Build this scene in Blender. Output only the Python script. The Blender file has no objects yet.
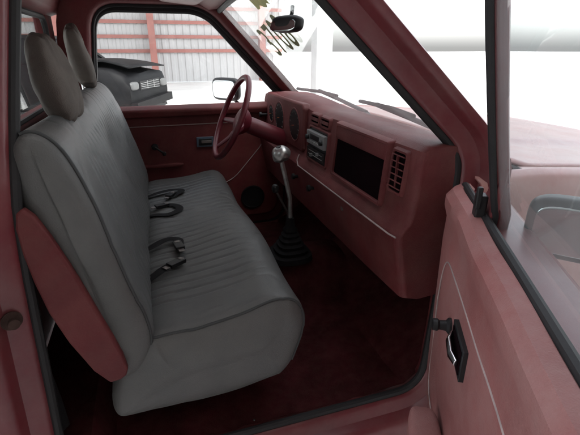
import bpy, math, random, bmesh
from mathutils import Vector, Matrix, noise, Euler
random.seed(4)
S=bpy.context.scene
R=math.radians
ORG={}
# ---------------------------------------------------------------- materials
def mat(name,col,rough=.5,metal=0,var=.15,vscale=6,bump=.0,bscale=200,coat=0,dust=None,dustamt=.0,spec=.5):
    m=bpy.data.materials.new(name); m.use_nodes=True
    nt=m.node_tree; N=nt.nodes; L=nt.links; p=N['Principled BSDF']
    tc=N.new('ShaderNodeTexCoord'); nz=N.new('ShaderNodeTexNoise')
    nz.inputs['Scale'].default_value=vscale; nz.inputs['Detail'].default_value=7; nz.inputs['Roughness'].default_value=.62
    L.new(tc.outputs['Object'],nz.inputs['Vector'])
    mx=N.new('ShaderNodeMix'); mx.data_type='RGBA'
    mx.inputs[6].default_value=(*[c*(1-var) for c in col],1); mx.inputs[7].default_value=(*[min(1,c*(1+var)) for c in col],1)
    mr=N.new('ShaderNodeMapRange'); mr.inputs[1].default_value=.32; mr.inputs[2].default_value=.68
    L.new(nz.outputs['Fac'],mr.inputs[0]); L.new(mr.outputs[0],mx.inputs[0])
    out=mx.outputs[2]
    if dust:
        n2=N.new('ShaderNodeTexNoise'); n2.inputs['Scale'].default_value=vscale*2.3; n2.inputs['Detail'].default_value=9; n2.inputs['Roughness'].default_value=.7
        L.new(tc.outputs['Object'],n2.inputs['Vector'])
        m2=N.new('ShaderNodeMapRange'); m2.inputs[1].default_value=.38; m2.inputs[2].default_value=.8; m2.inputs[3].default_value=dustamt*.15; m2.inputs[4].default_value=dustamt
        L.new(n2.outputs['Fac'],m2.inputs[0])
        x2=N.new('ShaderNodeMix'); x2.data_type='RGBA'; L.new(m2.outputs[0],x2.inputs[0]); L.new(out,x2.inputs[6]); x2.inputs[7].default_value=(*dust,1)
        out=x2.outputs[2]
    L.new(out,p.inputs['Base Color'])
    rr=N.new('ShaderNodeMapRange'); rr.inputs[3].default_value=max(.02,rough-.06); rr.inputs[4].default_value=min(1,rough+.1)
    L.new(nz.outputs['Fac'],rr.inputs[0]); L.new(rr.outputs[0],p.inputs['Roughness'])
    p.inputs['Metallic'].default_value=metal; p.inputs['Coat Weight'].default_value=coat
    p.inputs['Coat Roughness'].default_value=.15
    p.inputs['Specular IOR Level'].default_value=spec
    if bump:
        b=N.new('ShaderNodeBump'); b.inputs['Strength'].default_value=bump; b.inputs['Distance'].default_value=.002
        n3=N.new('ShaderNodeTexNoise'); n3.inputs['Scale'].default_value=bscale; n3.inputs['Detail'].default_value=4
        L.new(tc.outputs['Object'],n3.inputs['Vector']); L.new(n3.outputs['Fac'],b.inputs['Height']); L.new(b.outputs[0],p.inputs['Normal'])
    return m
def glass(name,tint=(.95,.98,.97),haze=0.0,hcol=(.9,.92,.9)):
    m=bpy.data.materials.new(name); m.use_nodes=True; nt=m.node_tree; N=nt.nodes; L=nt.links
    N.remove(N['Principled BSDF']); o=N['Material Output']
    t=N.new('ShaderNodeBsdfTransparent'); t.inputs[0].default_value=(*tint,1)
    g=N.new('ShaderNodeBsdfGlossy'); g.inputs['Roughness'].default_value=.02
    lw=N.new('ShaderNodeLayerWeight'); lw.inputs[0].default_value=.5
    pw=N.new('ShaderNodeMath'); pw.operation='POWER'; pw.inputs[1].default_value=5; L.new(lw.outputs['Facing'],pw.inputs[0])
    ma=N.new('ShaderNodeMath'); ma.operation='MULTIPLY_ADD'; ma.inputs[1].default_value=.85; ma.inputs[2].default_value=.05; L.new(pw.outputs[0],ma.inputs[0])
    mx=N.new('ShaderNodeMixShader'); L.new(ma.outputs[0],mx.inputs[0]); L.new(t.outputs[0],mx.inputs[1]); L.new(g.outputs[0],mx.inputs[2])
    last=mx
    if haze:
        d=N.new('ShaderNodeBsdfTranslucent'); d.inputs[0].default_value=(*hcol,1)
        d1=N.new('ShaderNodeBsdfDiffuse'); d1.inputs[0].default_value=(*hcol,1)
        ds=N.new('ShaderNodeMixShader'); L.new(d.outputs[0],ds.inputs[1]); L.new(d1.outputs[0],ds.inputs[2])
        tc=N.new('ShaderNodeTexCoord'); nz=N.new('ShaderNodeTexNoise'); nz.inputs['Scale'].default_value=5; nz.inputs['Detail'].default_value=8
        L.new(tc.outputs['Object'],nz.inputs['Vector'])
        mr=N.new('ShaderNodeMapRange'); mr.inputs[1].default_value=.3; mr.inputs[2].default_value=.8; mr.inputs[3].default_value=haze*.6; mr.inputs[4].default_value=haze*1.5
        L.new(nz.outputs['Fac'],mr.inputs[0])
        m2=N.new('ShaderNodeMixShader'); L.new(mr.outputs[0],m2.inputs[0]); L.new(mx.outputs[0],m2.inputs[1]); L.new(ds.outputs[0],m2.inputs[2]); last=m2
    L.new(last.outputs[0],o.inputs[0]); return m
DUST=(.25,.145,.12)
M=dict(
 vinyl=mat('grey_vinyl',(.094,.095,.094),.44,var=.16,vscale=5,bump=.35,bscale=380,dust=(.185,.175,.16),dustamt=.26,spec=.46),
 piping=mat('dark_piping',(.05,.052,.053),.55,bump=.1,spec=.3),
 headcloth=mat('taupe_cloth',(.145,.125,.112),.85,var=.2,vscale=12,bump=.5,bscale=500,spec=.2),
 trim=mat('red_plastic_trim',(.115,.013,.017),.58,var=.28,vscale=5,bump=.35,bscale=350,dust=(.20,.115,.09),dustamt=.30,spec=.33),
 dash=mat('red_dashboard_plastic',(.105,.012,.016),.56,var=.32,vscale=4,bump=.45,bscale=420,dust=DUST,dustamt=.34,spec=.30),
 doortrim=mat('faded_red_vinyl',(.245,.080,.076),.60,var=.26,vscale=3,bump=.5,bscale=420,dust=(.35,.24,.225),dustamt=.60,spec=.3),
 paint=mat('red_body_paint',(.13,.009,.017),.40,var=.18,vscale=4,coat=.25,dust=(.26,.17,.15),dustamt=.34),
 hoodpaint=mat('glare_pale_hood_paint',(.42,.14,.125),.42,var=.2,vscale=3,coat=.35,dust=(.62,.50,.46),dustamt=.55),  # pale tint and dust layer paint the glare into hood and fenders
 carpet=mat('maroon_carpet',(.050,.009,.012),.95,var=.45,vscale=14,bump=1,bscale=260,dust=(.11,.055,.045),dustamt=.40,spec=.05),
 rubber=mat('black_rubber',(.017,.016,.017),.6,var=.3,bump=.15,bscale=120,spec=.35),
 bootrub=mat('dull_black_rubber',(.013,.012,.013),.85,var=.4,bump=.3,bscale=150,spec=.12),
 black=mat('black_plastic',(.012,.012,.013),.45,var=.2,spec=.35),
 belt=mat('black_webbing',(.012,.011,.012),.75,bump=.6,bscale=600,spec=.2),
 chrome=mat('chrome',(.7,.7,.71),.18,metal=1,var=.08),
 palechrome=mat('worn_pale_metal',(.55,.54,.52),.34,metal=.9,var=.25,vscale=30),
 alu=mat('dull_aluminium',(.22,.20,.19),.5,metal=1,var=.3,vscale=20),
 stripe=mat('silver_pinstripe',(.34,.27,.26),.5,var=.25,vscale=20),
 wheelred=mat('maroon_wheel_plastic',(.12,.011,.020),.4,var=.15,bump=.1),
 gauge=mat('gauge_face',(.009,.009,.010),.4,spec=.2),
 white=mat('gauge_marks',(.25,.25,.24),.5),
 orange=mat('gauge_needle',(.6,.15,.03),.5),
 greyplast=mat('grey_plastic',(.20,.20,.20),.45),
 blueplast=mat('blue_grey_bezel',(.07,.10,.14),.35),
 glass=glass('window_glass'), wglass=glass('glare_haze_windshield_glass',haze=.19), dglass=glass('hazy_door_glass',(.90,.95,.96),haze=.13,hcol=(.72,.78,.79)),  # windshield haze paints in glare; door glass gets a pale mottled haze
 mirror=mat('mirror_face',(.6,.63,.64),.06,metal=1,var=.05),
 dark=mat('painted_recess_shade',(.007,.003,.004),.9,spec=.02),  # near-black paint for the shade in recesses and under the seat
 concrete=mat('pale_concrete',(.74,.73,.71),.9,var=.10,vscale=.8,bump=.3,bscale=30),
 wall=mat('pale_metal_cladding',(.46,.45,.45),.6,var=.06,vscale=.7),
 blocker=mat('sky_blocker_grey',(.46,.45,.43),.85,var=.15,vscale=1.5),  # surface of the added light-blocking roof and wall
 steel=mat('red_oxide_steel',(.32,.13,.11),.6,var=.12,vscale=3),
 post=mat('grey_post',(.55,.56,.56),.7,var=.10,vscale=2),
 cardark=mat('dark_car_paint',(.006,.006,.007),.5,var=.5,vscale=3,spec=.10,dust=(.02,.018,.017),dustamt=.3),
 carglass=mat('tinted_car_glass',(.005,.006,.007),.3,spec=.15), lamp=mat('lamp_lens',(.10,.10,.10),.3,spec=.2),
 yellow=mat('yellow_paint_mark',(.60,.58,.20),.7,var=.2,vscale=40), marker=mat('olive_marker_paint',(.24,.25,.12),.8,var=.15,vscale=60),
 copper=mat('rusty_metal',(.05,.03,.025),.7,var=.4,vscale=30,spec=.1),
)
# ---------------------------------------------------------------- builder
def chaikin(p,n=2,closed=True):
    for _ in range(n):
        q=[]; L=len(p); rng=range(L if closed else L-1)
        if not closed: q.append(p[0])
        for i in rng:
            a=p[i]; b=p[(i+1)%L]
            q.append(tuple(a[k]*.75+b[k]*.25 for k in range(len(a)))); q.append(tuple(a[k]*.25+b[k]*.75 for k in range(len(a))))
        if not closed: q.append(p[-1])
        p=q
    return p
class B:
    def __init__(s): s.v=[]; s.f=[]; s.mi=[]; s.mats=[]; s.T=Matrix.Identity(4)
    def m(s,k):
        if k not in s.mats: s.mats.append(k)
        return s.mats.index(k)
    def add(s,vs,fs,k):
        o=len(s.v); s.v+= [s.T@Vector(v) for v in vs]; i=s.m(k)
        for f in fs: s.f.append(tuple(a+o for a in f)); s.mi.append(i)
        return s
    def box(s,c,d,k,rot=(0,0,0),tap=1):
        E=Euler(rot).to_matrix(); vs=[]
        for z in(-1,1):
            for x,y in((-1,-1),(1,-1),(1,1),(-1,1)):
                t=tap if z>0 else 1
                vs.append(Vector(c)+E@Vector((x*d[0]/2*t,y*d[1]/2*t,z*d[2]/2)))
        return s.add(vs,[(3,2,1,0),(4,5,6,7),(0,1,5,4),(1,2,6,5),(2,3,7,6),(3,0,4,7)],k)
    def prism(s,prof,y0,y1,k,axis='y'):
        n=len(prof)
        f={'y':lambda a,b,t:(a,t,b),'x':lambda a,b,t:(t,a,b),'z':lambda a,b,t:(a,b,t)}[axis]
        vs=[f(a,b,y0) for a,b in prof]+[f(a,b,y1) for a,b in prof]
        fs=[(i,(i+1)%n,n+(i+1)%n,n+i) for i in range(n)]+[tuple(range(n))[::-1],tuple(range(n,2*n))]
        return s.add(vs,fs,k)
    def loft(s,rings,k,cap=True,closed=True):
        n=len(rings[0]); vs=[p for r in rings for p in r]; fs=[]
        for i in range(len(rings)-1):
            for j in range(n if closed else n-1):
                a=i*n+j; b=i*n+(j+1)%n; fs.append((a,b,b+n,a+n))
        if cap and closed:
            fs.append(tuple(range(n))[::-1]); fs.append(tuple(range((len(rings)-1)*n,len(rings)*n)))
        return s.add(vs,fs,k)
    def tube(s,pts,r,k,closed=False,n=10,flat=None,up=None):
        pts=[Vector(p) for p in pts]; L=len(pts); rings=[]; prev=None
        for i,p in enumerate(pts):
            if closed: t=(pts[(i+1)%L]-pts[i-1])
            else: t=pts[min(i+1,L-1)]-pts[max(i-1,0)]
            t.normalize()
            if up is not None: u=Vector(up)-t*t.dot(Vector(up))
            elif prev is None: u=t.orthogonal()
            else: u=prev-t*t.dot(prev)
            u.normalize(); prev=u; w=t.cross(u)
            rr=r[i] if isinstance(r,(list,tuple)) else r
            fl=flat or 1
            rings.append([p+u*math.cos(a)*rr*fl+w*math.sin(a)*rr for a in [2*math.pi*q/n for q in range(n)]])
        if closed: rings.append(rings[0])
        return s.loft(rings,k,cap=not closed)
    def lathe(s,prof,c,ax,k,n=28):
        ax=Vector(ax).normalized(); u=ax.orthogonal().normalized(); w=ax.cross(u); c=Vector(c)
        return s.loft([[c+ax*h+(u*math.cos(a)+w*math.sin(a))*max(r,1e-4) for a in [2*math.pi*q/n for q in range(n)]] for r,h in prof],k)
    def sell(s,c,r,k,e=.5,nu=40,nv=28,fn=None,rot=None):
        rings=[]; c=Vector(c)
        sg=lambda a,e:math.copysign(abs(a)**e,a)
        for i in range(nv+1):
            ph=-math.pi/2+math.pi*i/nv; ring=[]
            for j in range(nu):
                th=2*math.pi*j/nu
                cp=max(math.cos(ph),.0)
                p=Vector((r[0]*sg(cp,e)*sg(math.cos(th),e),r[1]*sg(cp,e)*sg(math.sin(th),e),r[2]*sg(math.sin(ph),e)))
                if fn: p=fn(p)
                if rot: p=rot@p
                ring.append(c+p)
            rings.append(ring)
        return s.loft(rings,k)
    def make(s,name,parent=None,smooth=True,bevel=0,seg=3,label=None,cat=None,group=None,kind=None,solid=0,ang=35):
        me=bpy.data.meshes.new(name)
        lo=Vector([min(v[i] for v in s.v) for i in range(3)]); hi=Vector([max(v[i] for v in s.v) for i in range(3)]); c=(lo+hi)/2
        if parent is None: c.z=lo.z
        me.from_pydata([v-c for v in s.v],[],s.f); me.update()
        for k in s.mats: me.materials.append(M[k])
        for p,i in zip(me.polygons,s.mi): p.material_index=i; p.use_smooth=smooth
        bm=bmesh.new(); bm.from_mesh(me); bmesh.ops.remove_doubles(bm,verts=bm.verts,dist=1e-5)
        bmesh.ops.recalc_face_normals(bm,faces=bm.faces); bm.to_mesh(me); bm.free()
        if smooth:
            try: me.set_sharp_from_angle(angle=R(ang))
            except Exception: pass
        o=bpy.data.objects.new(name,me); S.collection.objects.link(o)
        ORG[o.name]=c.copy()
        if parent: o.parent=parent; o.location=c-ORG[parent.name]
        else: o.location=c
        if solid: md=o.modifiers.new('Solid','SOLIDIFY'); md.thickness=solid; md.offset=0
        if bevel: md=o.modifiers.new('Bevel','BEVEL'); md.width=bevel; md.segments=seg; md.limit_method='ANGLE'; md.angle_limit=R(40); md.harden_normals=False
        for a,b in(('label',label),('category',cat),('group',group),('kind',kind)):
            if b: o[a]=b
        return o
def empty(name,loc,label,cat,group=None):
    e=bpy.data.objects.new(name,None); S.collection.objects.link(e); e.location=loc; ORG[e.name]=Vector(loc); e.empty_display_size=.1
    e['label']=label; e['category']=cat
    if group: e['group']=group
    return e
sm=lambda a,b,x:max(0,min(1,(x-a)/(b-a)))
W=1.46
SH=.032
truck=empty('pickup_truck',(.5,.73,-.52),'old red pickup truck cab, passenger door open, grey bench seat','truck')
# ---------------------------------------------------------------- door opening loop
def round_poly(pts,n=8):
    out=[]; L=len(pts)
    for i in range(L):
        x,z,r=pts[i]; p=Vector((x,z)); a=Vector(pts[i-1][:2]); b=Vector(pts[(i+1)%L][:2])
        d1=(a-p); d2=(b-p); l1=min(r,d1.length*.45); l2=min(r,d2.length*.45)
        s=p+d1.normalized()*l1; e=p+d2.normalized()*l2
        for k in range(n+1):
            t=k/n; out.append(tuple((1-t)**2*s+2*t*(1-t)*p+t*t*e))
    return out
def resample(lp,step):
    out=[]; L=len(lp)
    for i in range(L):
        a=Vector(lp[i]); b=Vector(lp[(i+1)%L]); d=(b-a).length
        if d<1e-6: continue
        n=max(1,int(d/step))
        for k in range(n): out.append(tuple(a.lerp(b,k/n)))
    return out
LOOP=resample(round_poly([(-.285,-.060,.08),(-.250,.62,.2),(-.180,1.04,.1),(.245+SH,1.04,.09),(.682,.640,.05),(.684,.40,.1),(.667,-.06,.09)]),.03)
def tumb(z): return max(0,z-.62)*.25
nrm=[]
for i in range(len(LOOP)):
    a=Vector(LOOP[i-1]); b=Vector(LOOP[(i+1)%len(LOOP)]); t=(b-a).normalized(); nrm.append(Vector((-t.y,t.x)))
c0=Vector((.2,.5))
nrm=[n if n.dot(Vector(p)-c0)>0 else -n for n,p in zip(nrm,LOOP)]
def wof(n,p):
    if n.y<-.7: return .20
    if n.x<-.7: return .13
    if n.y>.85: return .05
    if n.x>.3 and n.y>.3: return .055
    if n.x>.7: return .10
    return .08
Wd=[wof(n,p) for n,p in zip(nrm,LOOP)]
for _ in range(3): Wd=[(Wd[i-1]+Wd[i]*2+Wd[(i+1)%len(Wd)])/4 for i in range(len(Wd))]
def ring(side):
    b=B(); secs=[('w',-.02),(.062,-.026),(.050,-.022),(.044,-.008),(.038,.012),(.010,.022),(.002,.03),(0,.05),(.006,.072),(.02,.085),('i',.095)]
    rings=[]
    for (x,z),n,w in zip(LOOP,nrm,Wd):
        r=[]
        for o,dy in secs:
            off=max(w,.066) if o=='w' else (max(w*.95,.05) if o=='i' else o)
            y=tumb(z)+dy
            if side: y=W-y
            r.append((x+n.x*off,y,z+n.y*off))
        rings.append(r)
    rings.append(rings[0])
    b.loft(rings,'paint',cap=False,closed=False)
    for i in range(len(b.f)):
        if (i%10)>=6: b.mi[i]=b.m('trim')
    o=b.make('cab_door_frame',truck,ang=50,label='red painted pillars and sill around the '+('driver' if side else 'open passenger')+' doorway')
    s=B(); s.tube([(x-n.x*.003,(W-tumb(z)-.04) if side else tumb(z)+.04,z-n.y*.003) for (x,z),n in zip(LOOP,nrm)],.0105,'rubber',closed=True,n=10)
    s.make('door_seal',o)
    return o
fr=ring(0); ring(1)
b=B(); b.lathe([(0,-.001),(.018,0),(.018,.004),(.007,.006),(.007,.016),(.010,.017),(.010,.020),(0,.022)],(-.288,.012,.405),(.45,-.89,0),'copper'); b.make('door_striker',fr)
for z in(.10,.47):
    b=B(); b.box((.717,-.02,z),(.05,.035,.07),'paint'); b.lathe([(0,-.045),(.012,-.045),(.012,.045),(0,.045)],(.702,-.045,z),(0,0,1),'copper'); b.make('door_hinge',fr,bevel=.004)
b=B(); b.lathe([(.0,0),(.02,0),(.018,.008),(.009,.012),(.008,.03),(.0,.034)],(.687,.0,.30),(-.8,-.6,0),'paint'); b.lathe([(0,.03),(.006,.03),(.005,.042),(0,.043)],(.687,.0,.30),(-.8,-.6,0),'rubber');b.make('courtesy_light_switch',fr)
b=B(); b.box((.20,.078,-.070),(.74,.04,.006),'alu')
for x in(-.1,.0,.17,.34,.52): b.lathe([(0,0),(.006,0),(.004,.003),(0,.0035)],(x,.078,-.067),(0,0,1),'chrome',n=12)
b.make('scuff_plate',truck,bevel=.0015)
# ---------------------------------------------------------------- floor
b=B(); rings=[]
for i in range(60):
    y=.06+i*(W-.12)/59; r=[]
    hump=.16*math.exp(-((y-.73)/.13)**4)
    for x in [-.38+j*.04 for j in range(36)]:
        z=-.06
        if x>.62: z+=(x-.62)*.75
        h=hump*min(1,max(.25,(x+.3)/.75)); z=max(z,-.06+h) if x<.7 else z+h*.5
        z+=noise.noise(Vector((x*9,y*9,0)))*.010
        if x<-.2: z=.03
        r.append((x,y,z))
    rings.append(r)
b.loft(rings,'carpet',cap=False,closed=False); flr=b.make('floor_carpet',truck)
b=B(); b.box((1.03,.73,.23),(.03,W-.1,.60),'carpet'); b.box((.86,.062,.24),(.36,.03,.64),'trim'); b.box((.86,W-.062,.24),(.36,.03,.64),'trim')
b.make('firewall_and_kick_panel',truck,bevel=.01)
b=B(); xb=-.385
b.prism([(xb-.03,-.02),(xb,-.02),(xb+.005,.3),(xb+.01,.64),(xb-.02,.64)],.05,W-.05,'trim')
b.prism([(xb+.02,.98),(xb+.075,1.0),(xb+.1,1.06),(xb-.0,1.06)],.1,W-.1,'trim')
b.box((xb+.02,.17,.80),(.045,.14,.40),'trim'); b.box((xb+.02,W-.17,.80),(.045,.14,.40),'trim')
b.box((xb+.02,.73,.655),(.06,1.2,.04),'trim')
rw=b.make('cab_rear_wall',truck,bevel=.012)
b=B(); b.box((xb+.01,.73,.82),(.005,1.0,.34),'glass'); b.make('rear_window',rw)
lp=resample(round_poly([(.235,.67,.05),(.235,.98,.05),(W-.235,.98,.05),(W-.235,.67,.05)]),.05)
b=B(); b.tube([(xb+.035,y,z) for y,z in lp],.011,'rubber',closed=True,n=8); b.make('rear_window_seal',rw)
# roof
b=B(); rings=[]
for i in range(25):
    t=i/24; y=.085+t*(W-.17); cr=.05*math.sin(math.pi*t)**.7
    top=[(-.40,1.02+cr*.3),(-.36,1.085+cr*.6),(-.1,1.105+cr),(.15+SH,1.10+cr),(.25+SH,1.075+cr*.9),(.295+SH,1.03+cr*.8),(.30+SH,1.012+cr*.8),(.26+SH,1.01+cr*.8),(.20+SH,1.04+cr*.8),(-.1,1.06+cr*.7),(-.33,1.04+cr*.5)]
    rings.append([(x,y,z) for x,z in top])
b.loft(rings,'paint')
n=11
for i,f in enumerate(b.f):
    if len(f)==4 and (i%n) in (6,7,8,9): b.mi[i]=b.m('trim')
roof=b.make('cab_roof',truck,ang=30)
b=B(); b.sell((.16,1.04,1.050),(.08,.24,.009),'trim',e=.35,rot=Matrix.Rotation(R(5),3,'Y')); b.make('sun_visor',roof)
# windshield
def wsx(y,z):
    t=(y-W/2)/(W/2-.06); bul=1-t*t
    return .735+.075*bul-(z-.62)*(1.02+.06*bul)
def wtop(y): return 1.015+.04*math.sin(math.pi*min(1,max(0,(y-.085)/(W-.17))))**.7
b=B(); rings=[]
for i in range(31):
    r=[]
    for j in range(13):
        y0=.035+(W-.07)*i/30; zt=wtop(y0)
        z=.60+j*(zt-.60)/12; ins=.035+tumb(z); y=ins+(W-2*ins)*i/30; r.append((wsx(y,z),y,z))
    rings.append(r)
b.loft(rings,'wglass',cap=False,closed=False); ws=b.make('windshield',truck)
b=B()
pts=[]
for i in range(31): 
    z=.615; ins=.04; y=ins+(W-2*ins)*i/30; pts.append((wsx(y,z)-.004,y,z))
b.tube(pts,.012,'rubber',n=8)
pts=[]
for i in range(31):
    ins=.12; y=ins+(W-2*ins)*i/30; z=wtop(y)-.008; pts.append((wsx(y,z)-.004,y,z))
b.tube(pts,.012,'rubber',n=8)
for sd in(0,1):
    pts=[]
    for j in range(13):
        z=.60+j*.034; y=.045+tumb(z); yy=W-y if sd else y; pts.append((wsx(yy,z)-.004,yy,z))
    b.tube(pts,.011,'rubber',n=8)
b.make('windshield_seal',ws)
def glasspt(y,z,o=.006): return Vector((wsx(y,z)-o,y,z-o))
b=B(); rings=[]
for i in range(7):
    y=.66+i*.028; rings.append([glasspt(y,z,.003) for z in (1.0+.006*math.sin(i*2),1.015,1.04+.003*math.sin(i*3))])
b.loft(rings,'yellow',cap=False,closed=False); b.make('windshield_paint_mark',ws)
tx=bpy.data.curves.new('t','FONT'); tx.body='3708'; tx.size=.16; tx.extrude=.0004; tx.offset=.001; tx.space_character=1.2
to=bpy.data.objects.new('t',tx); S.collection.objects.link(to); bpy.context.view_layer.update()
me=bpy.data.meshes.new_from_object(to); bpy.data.objects.remove(to)
b=B(); vs=[]
for q in me.vertices:
    y=1.07-q.co.x*1.0; z=.868+q.co.y*.85+(q.co.x-.2)*.12
    vs.append(glasspt(y,z,.006+q.co.z))
b.add(vs,[tuple(p.vertices) for p in me.polygons],'marker'); b.make('windshield_number_marking',ws,smooth=False)
mr_=Matrix.Rotation(R(18),3,'Z')@Matrix.Rotation(R(12),3,'Y')
b=B(); b.sell((.415,.545,.935),(.020,.070,.023),'black',e=.6,rot=mr_)
b.tube([(.42,.545,.94),(.432,.55,.965),(.435,.555,.985)],.006,'black'); rm=b.make('rear_view_mirror',truck)
b=B(); b.sell((.398,.540,.931),(.003,.063,.017),'mirror',e=.6,rot=mr_); b.make('mirror_face',rm)
# ---------------------------------------------------------------- seat
def seat_loft(name,prof,y0,y1,maskf,parent,pad=.05,p=.040,depth=.003,py=(.2,1.26),pe=2.8):
    P=[Vector(q) for q in resample(chaikin(prof,3),.011)]; n=len(P)
    N=[]
    for i in range(n):
        t=(P[(i+1)%n]-P[i-1]).normalized(); N.append(Vector((t.y,-t.x)))
    ar=sum(P[i].x*P[(i+1)%n].y-P[(i+1)%n].x*P[i].y for i in range(n))
    if ar<0: N=[-q for q in N]
    rad=[]
    for i in range(n):
        r=1
        for j in range(n):
            if j==i: continue
            d=P[j]-P[i]; k=-(d.dot(N[i]))
            if k>1e-4: r=min(r,d.length_squared/(2*k))
        rad.append(r)
    for _ in range(4): rad=[min(rad[i],(rad[i-1]+rad[i]+rad[(i+1)%n])/3) for i in range(n)]
    us=[1-(math.cos(math.pi/2*k/16)) for k in range(17)]
    ds=[pad*u for u in us]
    ys=[y0+d for d in ds]; y=y0+pad+.0035
    while y<y1-pad: ys.append(y); y+=.0035
    ys+=[y1-d for d in ds[::-1]]
    rings=[]
    for y in ys:
        d=min(y-y0,y1-y); f=0
        if d<pad: u=1-d/pad; f=1-(max(0,1-u**pe))**(1/pe)
        r=[]
        for q,m,ra in zip(P,N,rad):
            mk=maskf(q,m)*max(0,min(1,(y-py[0])/.01+1))*max(0,min(1,(py[1]-y)/.01+1))
            ph=(y-py[0])/p; dd=abs(ph-round(ph))*p
            off=-depth*math.exp(-(dd/.0048)**2)*mk+.0015*mk
            off+=noise.noise(Vector((q.x*4,y*3,q.y*4)))*.015+noise.noise(Vector((q.x*12,y*7,q.y*12+4)))*.003
            c=abs(noise.noise(Vector((q.x*11+y*6,y*7-q.x*4,q.y*8+2)))); off-=.0018*math.exp(-(c/.05)**2)
            off*=(1-f)
            sidew=noise.noise(Vector((q.x*11,3.3+y0*5,q.y*11)))*.008*f
            r.append((q.x+m.x*(off-ra*f*.97),y+(sidew if y<.7 else -sidew),q.y+m.y*(off-ra*f*.97)))
        rings.append(r)
    b=B(); b.loft(rings,'vinyl',cap=True)
    for ye in(y0+pad*.35,y1-pad*.35):
        k=min(range(len(ys)),key=lambda i:abs(ys[i]-ye))
        ok=[N[i].y>-.55 and not(N[i].x<-.6) for i in range(n)]
        best=[]
        for s0 in [i for i in range(n) if ok[i] and not ok[i-1]]:
            seq=[]; i=s0
            while ok[i%n] and len(seq)<n: seq.append(i%n); i+=1
            if len(seq)>len(best): best=seq
        b.tube([Vector(rings[k][i])+Vector((N[i].x,0,N[i].y))*.001 for i in best],.0034,'piping',n=8)
    return b.make(name,parent,ang=80)
b=B(); b.box((.03,.73,.02),(.22,1.0,.12),'dark')
seat=b.make('bench_seat',truck,bevel=.005,label='grey pleated vinyl bench seat with two headrests')
cush=seat_loft('seat_cushion',[(-.165,.12),(-.14,.19),(-.08,.262),(-.03,.280),(.06,.288),(.16,.303),(.235,.316),(.29,.303),(.32,.25),(.312,.16),(.28,.09),(.22,.06),(.05,.05),(-.12,.05),(-.165,.07)],.05,1.31,lambda q,m:sm(.5,.8,m.y)*sm(.25,.235,q.x),seat,py=(.19,1.19))
back=seat_loft('seat_backrest',[(-.055,.24),(-.05,.31),(-.078,.42),(-.11,.55),(-.135,.66),(-.165,.725),(-.21,.745),(-.25,.70),(-.238,.55),(-.212,.38),(-.19,.22),(-.15,.175),(-.09,.18)],.045,1.315,lambda q,m:sm(.5,.8,m.x)*sm(.685,.67,q.y),seat,py=(.19,1.19))
def hrfn(seed):
    def f(p):
        q=p.copy()
        g=.003*math.sin(p.y*190+math.sin(p.z*40)*1.2)*sm(.04,.09,abs(p.z))
        l=q.length or 1; q=q*(1+g/l)
        if l>1e-5: q+=q.normalized()*(noise.noise(q*14+Vector((seed,0,0)))*.010+noise.noise(q*45+Vector((seed,0,0)))*.003)
        q.x-= (p.z)*.16
        q.x*=1-.3*sm(.0,.1,p.z)
        return q
    return f
for i,(y,x,z,rt) in enumerate([(.36,-.200,.805,-4),(1.02,-.222,.838,5)]):
    b=B(); b.sell((x,y,z),(.036,.085 if i==0 else .108,.092 if i==0 else .105),'headcloth',e=.62,nu=90,nv=50,fn=hrfn(i*7),rot=Matrix.Rotation(R(rt),3,'Z'))
    h=b.make('headrest',seat,ang=60)
    for dy in(-.05,.05):
        b=B(); b.tube([(x+.005,y+dy,.70),(x,y+dy,z-.03)],.006,'chrome'); b.make('headrest_post',h)
b=B(); b.prism(chaikin([(-.250,.60),(-.225,.615),(-.190,.53),(-.140,.36),(-.108,.235),(-.118,.205),(-.160,.200),(-.225,.36),(-.248,.50)],1),.028,.048,'trim'); b.make('seat_hinge_cover',seat,bevel=.005)
def strap(pts,w=.023):
    b=B(); pts=chaikin([tuple(p) for p in pts],3,closed=False); b.tube(pts,w,'belt',n=12,flat=.07,up=(0,0,1)); return b
def buckle(c,rz,ry=0):
    b=B(); b.T=Matrix.Translation(c)@Matrix.Rotation(R(rz),4,'Z')@Matrix.Rotation(R(ry),4,'Y')
    b.box((0,0,.004),(.052,.026,.012),'black'); b.box((.018,0,.0105),(.013,.016,.002),'alu'); b.box((-.034,0,.003),(.018,.018,.003),'alu'); return b
for c,rz in(((.02,.36,.293),35),((.035,.47,.295),100),((.00,.86,.294),20),((.04,.98,.295),60)):
    buckle(c,rz).make('seat_belt_buckle',seat,bevel=.003)
for pts in([(-.10,.30,.262),(-.04,.32,.289),(-.01,.345,.295),(.01,.355,.297)],[(-.10,.52,.262),(-.05,.50,.289),(.0,.55,.292),(.04,.53,.295),(.036,.48,.297)],[(-.10,.80,.262),(-.04,.80,.289),(.02,.76,.293),(.07,.80,.298),(.05,.86,.297),(.0,.87,.297)],[(-.10,1.05,.262),(-.02,1.04,.292),(.05,1.07,.294),(.10,1.03,.299),(.05,.98,.297)]):
    strap(pts,.015).make('seat_belt_strap',seat)
strap([(-.25,.10,.92),(-.275,.09,.75),(-.292,.085,.5),(-.285,.085,.2),(-.278,.08,.05)],.022).make('shoulder_belt',truck)
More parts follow.
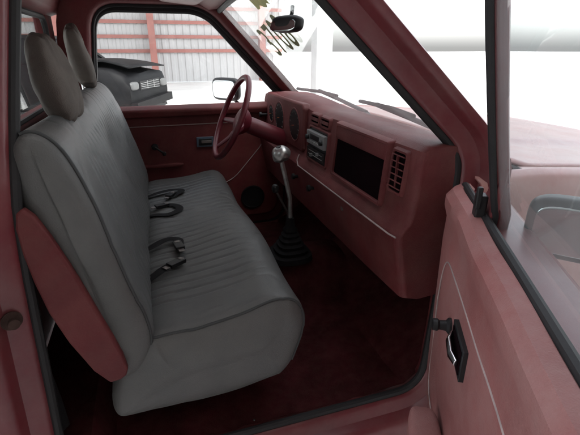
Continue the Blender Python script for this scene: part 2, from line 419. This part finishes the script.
# ---------------------------------------------------------------- dashboard
DP=[(.86,.575),(.80,.635),(.70,.658),(.63,.664),(.598,.661),(.578,.650),(.572,.625),(.567,.55),(.560,.49),(.552,.468),(.538,.455),(.530,.440),(.532,.420),(.545,.36),(.558,.29),(.564,.262),(.60,.252),(.80,.27),(.86,.30)]
b=B(); rings=[]
for i in range(110):
    if i<12: y=.036+(.060-.036)*(1-math.cos(i/12*math.pi/2))
    else: y=.063+(i-12)*(W-.036-.063)/97
    r=[]
    for x,z in DP:
        sw=math.exp(-((y-1.03)/.25)**4)
        if z>.6 and x<.75: z+=.022*sw; x-=.016*sw if x<.64 else 0
        e=max(0,min(1,(.060-y)/.024)); c=.016*(1-math.sqrt(max(0,1-e*e)))
        if x<.66: x+=c
        wob=noise.noise(Vector((x*6,y*5,z*6)))*.0025
        r.append((x+wob,y,(z-c*.3 if z>.6 else z+c*.2)+wob))
    rings.append(r)
b.loft(rings,'dash'); dash=b.make('dashboard',truck,ang=28,label='red plastic dashboard with open shelf, radio and round gauges')
def dfx(z):
    return .560+(z-.49)*(.572-.560)/.135
def bezel(y0,y1,z0,z1,k='dash',th=.012,w=.012,inner='dark',innerdepth=.004,r=.012,xo=0):
    b=B(); yc=(y0+y1)/2; zc=(z0+z1)/2; lp=round_poly([(y0,z0,r),(y1,z0,r),(y1,z1,r),(y0,z1,r)],5); n=len(lp)
    def ringat(ins,out):
        res=[]
        for y,z in lp:
            yy=yc+(y-yc)*(1-2*ins/(y1-y0)); z2=zc+(z-zc)*(1-2*ins/(z1-z0)); res.append((dfx(z2)-out-xo,yy,z2))
        return res
    b.loft([ringat(-.004,-.006),ringat(-.001,th*.6),ringat(w*.2,th),ringat(w*.8,th),ringat(w,th*.8),ringat(w,innerdepth)],k,cap=False)
    rr=ringat(w,innerdepth+.0005); b.add(rr,[tuple(range(n))],inner)
    return b
def vent(y0,y1,z0,z1):
    b=bezel(y0,y1,z0,z1,inner='dark',th=.008,w=.007,innerdepth=.0035)
    k=max(3,int((z1-z0-.03)/.013))
    for i in range(k):
        z=z0+.015+i*(z1-z0-.03)/(k-1); b.box((dfx(z)-.006,(y0+y1)/2,z),(.008,y1-y0-.016,.003),'dash',rot=(0,R(25),0))
    b.box((dfx((z0+z1)/2)-.007,(y0+y1)/2,(z0+z1)/2),(.006,.004,z1-z0-.03),'dash')
    return b.make('air_vent',dash,ang=30)
vent(.080,.150,.530,.640); vent(.55,.635,.610,.648) ; vent(.645,.73,.610,.648)
b=bezel(.162,.49,.478,.650,inner='dark',th=.013,w=.010,innerdepth=.0035,r=.008)  # flat backing painted black as the shelf's inner shade
b.prism([(dfx(.6)-.003,.606),(dfx(.6)-.008,.600),(dfx(.6)-.010,.608),(dfx(.64)-.010,.641),(dfx(.64)-.003,.641)],.171,.481,'dash')
gb=b.make('open_dash_shelf',dash,ang=30)
b=bezel(.20,.52,.315,.425,inner='dash',th=.006,w=.005,innerdepth=.0045)
b.v=[v+Vector((-.002-(.44-v.z)*-.18,0,0)) for v in b.v]; g=b.make('glove_box',dash,ang=30)
b=B(); b.lathe([(.011,-.01),(.011,.006),(.009,.009),(0,.010)],(.543,.36,.405),(-1,0,.1),'alu'); b.make('glove_box_lock',g)
b=bezel(.545,.735,.478,.604,inner='black',th=.009,w=.007); b.make('centre_console_bezel',dash,ang=30)
b=B(); b.box((.556,.64,.565),(.016,.165,.048),'greyplast'); b.box((.547,.64,.571),(.003,.085,.020),'black')
for i in range(5): b.box((.5465,.605+i*.0175,.552),(.004,.013,.007),'white')
for y in(.575,.705): b.lathe([(.010,0),(.009,.009),(.006,.011),(0,.011)],(.548,y,.565),(-1,0,.0),'black',n=18)
b.make('car_radio',dash,bevel=.002)
b=B(); b.box((.556,.64,.510),(.012,.165,.036),'black')
for z in(.503,.517): b.box((.5495,.64,z),(.002,.13,.0015),'white')
b.box((.546,.61,.517),(.010,.009,.011),'greyplast'); b.box((.546,.67,.503),(.010,.009,.011),'greyplast'); b.make('heater_controls',dash,bevel=.002)
bz=B()
bz.prism([(.770,.50),(.770,.655),(.79,.672),(1.28,.672),(1.30,.655),(1.30,.50),(1.28,.485),(.79,.485)],.550,.585,'dash',axis='x'); ip=bz.make('instrument_panel',dash,bevel=.008)
for y,r in((.875,.064),(1.085,.066),(1.22,.040)):
    z=.580
    b=B(); b.lathe([(r+.005,0),(r+.004,.0025),(r+.001,.003),(r-.003,.002),(r-.004,.0005)],(.550,y,z),(-1,0,0),'dash',n=40)
    b.lathe([(0,.0008),(r-.003,.0008),(r-.003,.0010),(0,.0014)],(.550,y,z),(-1,0,0),'gauge',n=40)
    for k in range(11):
        a=R(-130+26*k); yy=y-math.sin(a)*(r-.011); z2=z+math.cos(a)*(r-.011)
        b.box((.5483,yy,z2),(.001,.0016,.007),'white',rot=(a,0,0))
    b.box((.5480,y+.015,z-.004),(.001,.002,.03),'orange',rot=(R(80),0,0))
    b.make('instrument_gauge',ip,ang=30)
b=B(); b.tube([(.532,.045,.441),(.5275,.07,.441),(.5265,.3,.441),(.5265,.76,.441)],.0022,'stripe',n=8); b.tube([(.5265,.76,.441),(.533,.79,.455),(.545,.80,.475)],.0022,'stripe',n=8); b.make('dash_pinstripe',dash)
for y,z in((.80,.385),(1.32,.56),(.62,.39)):
    b=B(); b.lathe([(.006,-.02),(.006,.008),(.012,.01),(.012,.020),(0,.022)],(.535,y,z),(-1,0,.05),'black',n=18); b.make('control_knob',dash)
# steering
WR=.175
ax=Vector((.91,0,-.41)).normalized(); wc=Vector((.320,1.03,.597)); u=Vector((.41,0,.91)).normalized(); v=Vector((0,1,0))
b=B(); b.tube([wc+(u*math.cos(a)+v*math.sin(a))*WR for a in [2*math.pi*i/64 for i in range(64)]],.012,'wheelred',closed=True,n=14)
sw=b.make('steering_wheel',truck)
b=B(); b.lathe([(0,-.012),(.035,-.012),(.055,-.004),(.062,.01),(.05,.03),(.03,.05)],wc+ax*.035,ax,'wheelred',n=32)
b.make('steering_wheel_hub',sw)
for ang in(100,-100,150,-150):
    a=R(ang); d=u*math.cos(a)+v*math.sin(a); b=B()
    b.tube([wc+ax*.045+d*.03,wc+ax*.035+d*.1,wc+ax*.008+d*(WR-.007)],[.017,.014,.011],'wheelred',n=10,flat=.5,up=tuple(ax)); b.make('steering_wheel_spoke',sw)
b=B(); b.lathe([(.03,0),(.036,.02),(.038,.16),(.042,.30),(.042,.34)],wc+ax*.07,ax,'wheelred',n=24)
b.tube([wc+ax*.12,wc+ax*.12+Vector((-.02,.10,.02)),wc+ax*.11+Vector((-.04,.17,.03))],.006,'black'); b.make('steering_column',truck)
# shifter
b=B()
b.loft([[(.475+ca*rx,.70+sa*rx*1.05,z) for ca,sa in [(math.copysign(abs(math.cos(2*math.pi*k/28))**.7,math.cos(2*math.pi*k/28)),math.copysign(abs(math.sin(2*math.pi*k/28))**.7,math.sin(2*math.pi*k/28))) for k in range(28)]] for rx,z in [(.085,.082),(.081,.102),(.063,.106),(.066,.120),(.050,.127),(.053,.140),(.040,.148),(.043,.160),(.032,.169),(.035,.180),(.025,.190),(.028,.200),(.019,.212),(.016,.232),(.014,.25)]],'bootrub')
gl=b.make('gear_lever_boot',truck,ang=60)
b=B(); b.tube([(.475,.70,.235),(.474,.70,.33),(.455,.70,.42),(.44,.70,.485)],.009,'palechrome'); b.make('gear_lever',gl)
def kf(p):
    return p*(1+noise.noise(p*40+Vector((5,1,2)))*.15)
b=B(); b.sell((.438,.70,.507),(.035,.036,.028),'palechrome',e=.85,fn=kf,rot=Matrix.Rotation(R(-20),3,'Y')); b.lathe([(0,0),(.012,0),(.011,.003),(0,.004)],(.430,.70,.532),(-.3,0,1),'black',n=20); b.make('gear_knob',gl)
b=B(); b.tube([(.50,.78,.12),(.49,.78,.24),(.44,.775,.34)],.005,'alu'); b.sell((.437,.775,.35),(.014,.014,.018),'black',e=.8); b.make('transfer_case_lever',gl)
for y,w in((1.18,.06),(1.05,.07),(.90,.045)):
    b=B(); b.box((.70,y,.16),(.012,w,.06),'rubber',rot=(0,R(-30),0)); b.tube([(.71,y,.17),(.76,y,.3),(.78,y,.4)],.008,'black')
    for k in range(4): b.box((.693,y,.14+k*.012),(.006,w*.9,.004),'rubber',rot=(0,R(-30),0))
    b.make('foot_pedal',truck,bevel=.002)
# ---------------------------------------------------------------- driver door
b=B()
low=resample(round_poly([(-.29,-.05,.08),(-.262,.605,.02),(.685,.605,.02),(.680,.5,.1),(.66,-.05,.1)]),.05)
b.prism(low,W-.055,W+.02,'paint')
dd=b.make('driver_door',truck,bevel=.008,label='closed driver door with red trim panel')
b=B()
inn=round_poly([(-.255,.0,.06),(-.24,.60,.02),(.655,.60,.02),(.650,.5,.08),(.62,.0,.08)])
b.prism(inn,W-.078,W-.05,'trim')
b.prism([(W-.11,.595),(W-.085,.612),(W-.04,.614),(W-.04,.57),(W-.10,.56)],-.235,.65,'trim',axis='x')
b.make('door_trim_panel',dd,bevel=.010)
b=B(); lp=resample(round_poly([(-.19,.20,.05),(-.19,.52,.04),(.50,.52,.06),(.56,.42,.06),(.36,.20,.08)]),.04); b.tube([(x,W-.079,z) for x,z in lp],.0020,'stripe',closed=True,n=6); b.make('door_panel_pinstripe',dd)
b=B(); b.sell((.00,W-.084,.325),(.13,.012,.010),'trim',e=.6); b.make('door_armrest',dd)
b=B(); b.box((.245,W-.081,.43),(.085,.010,.05),'blueplast'); b.box((.245,W-.087,.43),(.065,.004,.033),'black'); b.box((.25,W-.091,.432),(.05,.006,.014),'alu'); b.make('door_handle',dd,bevel=.003)
b=B(); b.lathe([(.016,0),(.015,.010),(.0,.012)],(.0,W-.079,.42),(0,-1,0),'black'); b.tube([(0,W-.088,.42),(.025,W-.095,.40),(.04,W-.098,.39)],.005,'black'); b.sell((.04,W-.108,.39),(.009,.012,.009),'black'); b.make('window_crank',dd)
b=B(); b.lathe([(.066,0),(.066,.004),(.060,.006),(.056,.003),(0,.003)],(.48,W-.079,.11),(0,-1,0),'bootrub',n=36)
b.make('door_speaker',dd)
up=[(x,z) for (x,z) in resample(round_poly([(-.245,.59,.02),(-.178,1.02,.09),(.240+SH,1.02,.08),(.665,.625,.03),(.660,.59,.02)]),.04)]
b=B(); b.tube([(x,W-.03-tumb(z),z) for x,z in up],.013,'rubber',closed=True,n=8); b.make('door_window_frame',dd)
b=B(); b.add([(x,W-.028-tumb(z),z) for x,z in up],[tuple(range(len(up)))],'glass'); b.make('door_window_glass',dd)
def sidemirror(parent,T,flip=1,sc=1,shell='black',face='mirror'):
    b=B(); b.T=T
    b.sell((0,0,0),(.022,.085*sc,.055*sc),shell,e=.45); b.tube([(0,-.05*flip,-.05),(.01,-.10*flip,-.09),(.02,-.17*flip,-.10)],.009,'black'); o=b.make('side_mirror',parent)
    b=B(); b.T=T; b.sell((-.0215,0,0),(.002,.072*sc,.042*sc),face,e=.4); b.make('mirror_face',o)
sidemirror(dd,Matrix.Translation((.41,W+.17,.66))@Matrix.Rotation(R(38),4,'Z'),1,1.1,'black')
# ---------------------------------------------------------------- passenger door (open)
ANG=math.atan2(-.87,-.49)
BZ=.592
DT=Matrix.Translation((.637,-.012,0))@Matrix.Rotation(ANG,4,'Z')
def DB():
    b=B(); b.T=DT; return b
b=DB(); low=round_poly([(.0,.0,.1),(-.012,.50,.08),(.0,BZ-.015,.03),(.90,BZ-.015,.02),(.92,.0,.08)]); b.prism(low,.012,.10,'paint'); pd=b.make('passenger_door',truck,bevel=.012,label='open passenger door with faded red trim panel and window')
b=DB()
rings=[]
prof=[(.03,.02),(.012,.02),(-.006,.04),(-.014,.12),(-.020,.32),(-.022,.48),(-.020,.53),(-.028,.556),(-.028,.578),(-.016,BZ),(.004,BZ+.002),(.016,BZ-.01),(.03,BZ-.02)]
for i in range(50):
    s=.022+i*(.90-.022)/49; e=sm(.07,.022,s)
    rings.append([(s,(y+.022*e*e if y<.02 else y)+noise.noise(Vector((s*7,z*7,1)))*.003,z) for y,z in prof])
b.loft(rings,'doortrim'); b.make('door_trim_panel',pd,ang=40)
b=DB(); b.tube([(.03,.014,BZ),(.9,.014,BZ)],.008,'rubber',n=8); b.make('belt_weatherstrip',pd)
b=DB(); lp=resample(round_poly([(.10,.10,.08),(.12,.47,.07),(.80,.47,.05),(.84,.10,.05)]),.04); b.tube([(x,-.0222+.0075*sm(.34,.14,z)+noise.noise(Vector((x*7,z*7,1)))*.003,z) for x,z in lp],.0016,'stripe',closed=True,n=6); b.make('door_panel_pinstripe',pd)
b=DB(); b.T=DT@Matrix.Translation((.355,-.022,.405)); b.box((0,-.002,0),(.090,.010,.058),'black'); b.box((0,-.0075,0),(.076,.002,.044),'dark'); b.tube([(-.034,-.010,.006),(-.015,-.017,.004),(.015,-.018,.0),(.034,-.012,-.002)],[.007,.009,.009,.007],'chrome',flat=.55,up=(0,1,0)); b.make('door_handle',pd,bevel=.006)
b=DB(); b.sell((.43,-.050,.165),(.17,.032,.028),'doortrim',e=.45); b.make('door_armrest',pd)
b=DB(); b.lathe([(.0,-.004),(.015,-.004),(.015,.006),(.010,.010),(.009,.022),(.012,.026),(.011,.034),(0,.036)],(.262,-.020,.385),(0,-1,0),'black'); b.make('window_crank',pd)
def fy(z): return .03-(max(0,z-.60))*.25
fpath=chaikin([(.225,BZ-.02),(.235,.66),(.285,.85),(.325,.97),(.40,1.02),(.78,1.02),(.86,.97),(.90,BZ-.02)],3,closed=False)
b=DB(); b.tube([(s,fy(z)+.010,z) for s,z in fpath],.009,'paint',n=10,flat=1.5,up=(0,1,0)); f=b.make('door_window_frame',pd)
b=DB(); b.tube([(s+.008,fy(z)-.004,z) for s,z in fpath],.006,'rubber',n=8); b.make('window_seal',f)
b=DB(); b.add([(s,fy(z)+.004,z) for s,z in fpath],[tuple(range(len(fpath)))],'dglass'); b.make('door_window_glass',pd)
b=DB(); b.prism([(.15,BZ-.02),(.235,BZ-.02),(.252,.69),(.225,.69)],.018,.03,'paint'); b.box((.215,.004,.61),(.026,.018,.045),'black'); b.box((.23,-.004,.63),(.010,.010,.04),'black');b.make('window_corner_bracket',pd,bevel=.003)
sidemirror(pd,DT@Matrix.Translation((.235,.165,.585))@Matrix.Rotation(R(180),4,'Z')@Matrix.Rotation(R(-20),4,'Z'),-1,1.0,'black')
b=B(); b.tube([(.66,-.01,.25),(.60,-.06,.25)],.008,'copper',flat=.4,up=(0,0,1)); b.make('door_check_strap',pd)
# ---------------------------------------------------------------- hood, cowl, fenders
b=B(); rings=[]
for i in range(41):
    t=i/40; y=.05+t*(W-.10); r=[]
    q=(y-W/2)/(W/2)
    for j in range(28):
        x=.90+j*.042; z=.595-.012*q*q-(x-.9)*.085-(max(0,x-1.8))**2*.9
        z+=.010*sm(.55,.50,abs(q))
        if abs(q)>.93: z-=(abs(q)-.93)*.18
        r.append((x,y,z))
    rings.append(r)
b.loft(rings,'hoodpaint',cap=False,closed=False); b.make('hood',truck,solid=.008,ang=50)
b=B(); rings=[]
for i in range(41):
    y=.03+i/40*(W-.06); x0=wsx(y,.60)
    rings.append([(x0-.03,y,.58),(x0+.01,y,.592),(.87,y,.590),(.885,y,.580),(.89,y,.54)])
b.loft(rings,'bootrub',cap=False,closed=False)
for k in range(30): b.box((.855,.12+k*.042,.594),(.04,.02,.004),'rubber')
b.make('cowl_panel',truck)
for sd in(0,1):
    b=B(); rings=[]
    for j in range(33):
        x=.712+j*.038
        zt=.588-(max(0,x-.9))*.085-(max(0,x-1.8))**2*.9
        zb=-.18
        d=(x-1.45)/.36
        if abs(d)<1: zb=-.18+.42*math.sqrt(1-d*d)
        pr=[(.06 if x<.9 else .046,zt-.003),(.02,zt),(-.008,zt-.012),(-.022,zt-.05),(-.028,zt-.2 if zt-.2>zb else zb+.03),(-.024,zb+.02),(-.015,zb)]
        rings.append([(x,(W-y) if sd else y,z) for y,z in pr])
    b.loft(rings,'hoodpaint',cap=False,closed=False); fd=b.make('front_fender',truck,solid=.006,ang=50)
    b=B(); yy=W-.10 if sd else .10
    b.lathe([(.0,-.09),(.20,-.09),(.30,-.1),(.345,-.08),(.35,0),(.345,.08),(.30,.1),(.20,.09),(.0,.07)],(1.45,yy,-.17),(0,1,0),'rubber',n=40)
    b.lathe([(.0,.1),(.1,.1),(.19,.103),(.2,.093)],(1.45,yy,-.17),(0,1 if sd else -1,0),'alu',n=30); b.make('front_wheel',truck)
b=B(); b.box((2.0,.73,.26),(.06,1.36,.26),'black'); b.box((2.06,.73,.02),(.1,1.5,.16),'chrome'); b.make('front_grille_and_bumper',truck,bevel=.02)
for y0,y1 in((.26,.74),(.86,1.32)):
    b=B(); 
    b.lathe([(0,-.02),(.018,-.02),(.018,.012),(.010,.02),(0,.02)],(.865,y0,.60),(0,0,1),'black')
    b.tube([(.865,y0,.618),(.84,(y0+y1)/2,.648),(.80,y1-.08,.675)],.009,'black'); 
    for k in range(2): b.tube([(wsx(y0+.08,.675)+.020,y0+.08,.680),(wsx((y0+y1)/2,.675)+.022,(y0+y1)/2,.684),(wsx(y1,.675)+.020,y1,.680)],.007,'bootrub')
    b.make('windshield_wiper',truck)
# ---------------------------------------------------------------- ground and surroundings
b=B()
b.add([(-150,-150,-.52),(150,-150,-.52),(150,150,-.52),(-150,150,-.52)],[(0,1,2,3)],'concrete'); b.make('ground',None,smooth=False,kind='structure')
bd=empty('metal_shed',(0,19,-.52),'pale metal clad shed wall with red steel columns and girts','building')
b=B(); prof=[]
x=-16.0
while x<6: prof+= [(x,19.0),(x+.12,19.0),(x+.16,19.03),(x+.26,19.03),(x+.30,19.0)]; x+=.30
b.loft([[(px,py,-.5) for px,py in prof],[(px,py,6.2) for px,py in prof]],'wall',cap=False,closed=False); b.make('wall_cladding',bd,smooth=False)
for i,x in enumerate([-15,-11,-7,-3,.4,5]):
    b=B(); b.box((x,18.75,2.8),(.26,.04,6.6),'steel'); b.box((x,18.5,2.8),(.26,.04,6.6),'steel'); b.box((x,18.63,2.8),(.04,.22,6.6),'steel'); b.make('steel_column',bd,smooth=False)
for z in(.75,1.3,1.85,2.4,3.0,3.8,4.6,5.4):
    b=B(); b.box((-5,18.9,z),(22,.06,.13),'steel'); b.make('wall_girt',bd,smooth=False)
b=B(); b.box((-5,13.6,6.3),(22,11.2,.12),'wall'); b.make('shed_roof',bd,smooth=False)
cp=empty('sky_blocker',(0,-2.4,-.52),'added unseen roof and wall behind the camera, keeping the truck in shade','building')  # added out of view to keep sky and sun off the truck
b=B(); b.box((0,-4.6,1.5),(20,.2,4.0),'blocker')
for x in range(-8,9,4): b.box((x,-4.45,1.5),(.4,.12,4.0),'blocker')
b.make('sky_blocker_wall',cp,bevel=.02)
b=B(); b.box((0,-2.4,3.42),(20,4.6,.10),'blocker'); b.make('sky_blocker_roof',cp,bevel=.02)
for x in(-9,-5,-2.6,9):
    b=B(); b.box((x,-.6,1.4),(.14,.14,3.9),'steel'); b.make('sky_blocker_column',cp,bevel=.01)
b=B(); b.box((4.55,10.5,1.6),(.45,.45,4.24),'post'); b.box((4.55,10.5,-.44),(.7,.7,.16),'post'); b.make('concrete_post',None,bevel=.03,label='grey square post standing on the concrete yard',cat='post')
def car(T,paint,label,tall=0):
    e=empty('parked_car',tuple(T@Vector((0,0,0))),label,'car')
    def P():
        b=B(); b.T=T; return b
    h=1.0+tall*.12; L=2.25
    st=[(-L,.35,.75*h,.74),(-L+.12,.28,.90*h,.82),(-1.4,.24,.98*h,.87),(-.4,.22,1.0*h,.88),(.7,.22,1.0*h,.88),(1.3,.24,.98*h,.87),(1.9,.27,.93*h,.85),(L-.08,.32,.86*h,.80),(L,.36,.74*h,.76)]
    b=P(); rings=[]
    for x,z0,z1,w in st:
        pr=chaikin([(-w,z0),(-w-.03,(z0+z1)/2),(-w+.02,z1-.08),(-w+.12,z1),(w-.12,z1),(w-.02,z1-.08),(w+.03,(z0+z1)/2),(w,z0)],2)
        rings.append([(x+noise.noise(Vector((x*3,y*3,z*3)))*.06,y,z+noise.noise(Vector((x*2,y*2,z*2)))*.05) for y,z in pr])
    b.loft(rings,paint); b.make('car_body',e,ang=40)
    top=1.42*(1+.14*tall)
    b=P(); xs=[(-2.1,.96*h,.80),(-1.95,top-.06,.68),(-.9,top,.66),(.1,top-.01,.65),(.45,top-.08,.66),(1.0,.98*h,.78)]
    rings=[[(x,y,z) for y,z in [(-w,.85),(-w,min(z1,.95)),(-w+.10*(z1>1.2),z1-.04),(-w+.25,z1),(w-.25,z1),(w-.10*(z1>1.2),z1-.04),(w,min(z1,.95)),(w,.85)]] for x,z1,w in xs]
    b.loft(rings,'carglass'); b.make('car_windows',e,ang=40)
    b=P(); b.loft([[(x,y,z) for y,z in [(-w+.08,z1-.045),(-w+.25,z1+.012),(w-.25,z1+.012),(w-.08,z1-.045)]] for x,z1,w in xs[1:5]],paint,cap=True)
    for sy in(-1,1):
        for xa,za,wa,xb2,zb2,wb in((1.0,.97*h,.78,.42,top-.07,.62),(-.35,.98*h,.84,-.35,top-.03,.61),(-2.1,.96*h,.80,-1.95,top-.06,.62)):
            b.tube([(xa,sy*wa,za),(xb2,sy*wb,zb2)],.035,paint,n=6)
    b.make('car_roof',e,ang=40)
    for x in(-1.4,1.4):
        for sy in(-1,1):
            b=P(); b.lathe([(0,-.1),(.22,-.1),(.31,-.09),(.33,-.05),(.33,.06),(.31,.1),(.22,.1)],(x,sy*.80,.33),(0,sy,0),'rubber',n=28); b.lathe([(.21,.08),(.2,.105),(.06,.095),(0,.1)],(x,sy*.80,.33),(0,sy,0),'alu',n=20); b.make('car_wheel',e)
    for sy in(-1,1):
        b=P(); b.sell((L-.01,sy*.58,.66*h),(.06,.14,.075),'lamp',e=.6,nu=24,nv=14); b.make('headlight',e)
    b=P(); b.box((L+.0,0,.66*h),(.05,.78,.16),'rubber',rot=(.03,0,0))
    for k in range(4): b.box((L+.03,0,.605*h+k*.036),(.015,.76,.010),'greyplast',rot=(.02*k-.02,0,.02))
    for y in(-.13,.13): b.box((L+.035,y,.66*h),(.012,.014,.15),'greyplast')
    b.box((L+.04,.02,.42),(.14,1.56,.15),paint,rot=(.04,0,.03)); b.box((L+.01,.0,.31),(.08,1.2,.06),'rubber'); b.make('car_grille',e,bevel=.01)
    b=P(); n_=10; rg=[]
    for i in range(n_):
        x=1.02+i*1.24/(n_-1); rg.append([(x,y,(1.015-.10*max(0,(x-1.5))**1.2)*h+.05*math.sin((x-1.0)*2.4)*(1-.5*y)+.015*math.cos(y*3)) for y in [-.70+j*.14 for j in range(11)]])
    b.loft(rg,paint,cap=False,closed=False); b.make('bent_hood',e,solid=.025,label='bent dark hood standing slightly open')
G=-.52
def TT(x,y,a): return Matrix.Translation((x,y,G))@Matrix.Rotation(R(a),4,'Z')
car(TT(-1.95,9.3,-28),'cardark','dark damaged suv with bent hood parked on the yard',tall=1)
# ---------------------------------------------------------------- world / light / camera
SEL,SAZ=60,165
w=bpy.data.worlds.new('World'); S.world=w; w.use_nodes=True; nt=w.node_tree; N=nt.nodes; L=nt.links
sk=N.new('ShaderNodeTexSky'); sk.sky_type='NISHITA'; sk.sun_disc=False; sk.sun_elevation=R(SEL); sk.sun_rotation=R(SAZ); sk.dust_density=3; sk.air_density=1
hs=N.new('ShaderNodeHueSaturation'); hs.inputs['Saturation'].default_value=.25; hs.inputs['Value'].default_value=4.8
L.new(sk.outputs[0],hs.inputs['Color']); L.new(hs.outputs[0],N['Background'].inputs[0]); N['Background'].inputs[1].default_value=.15
sd=bpy.data.lights.new('Sun','SUN'); sd.energy=3; sd.angle=R(6); sd.color=(1,.97,.92); so=bpy.data.objects.new('Sun',sd); S.collection.objects.link(so)
el=R(SEL); az=R(SAZ); dirv=Vector((math.sin(az)*math.cos(el),math.cos(az)*math.cos(el),math.sin(el)))
so.rotation_euler=dirv.to_track_quat('Z','Y').to_euler(); so.location=(0,0,10)
cd=bpy.data.cameras.new('Camera'); co=bpy.data.objects.new('Camera',cd); S.collection.objects.link(co)
cd.sensor_width=36; cd.lens=26.07; cd.clip_start=.02; cd.clip_end=1000
co.location=(0,-.76,.87)
F=Vector((.2865,.8818,-.3746)); co.rotation_euler=F.to_track_quat('-Z','Y').to_euler()
S.camera=co
S.view_settings.view_transform='Standard'; S.view_settings.look='None'; S.view_settings.exposure=0
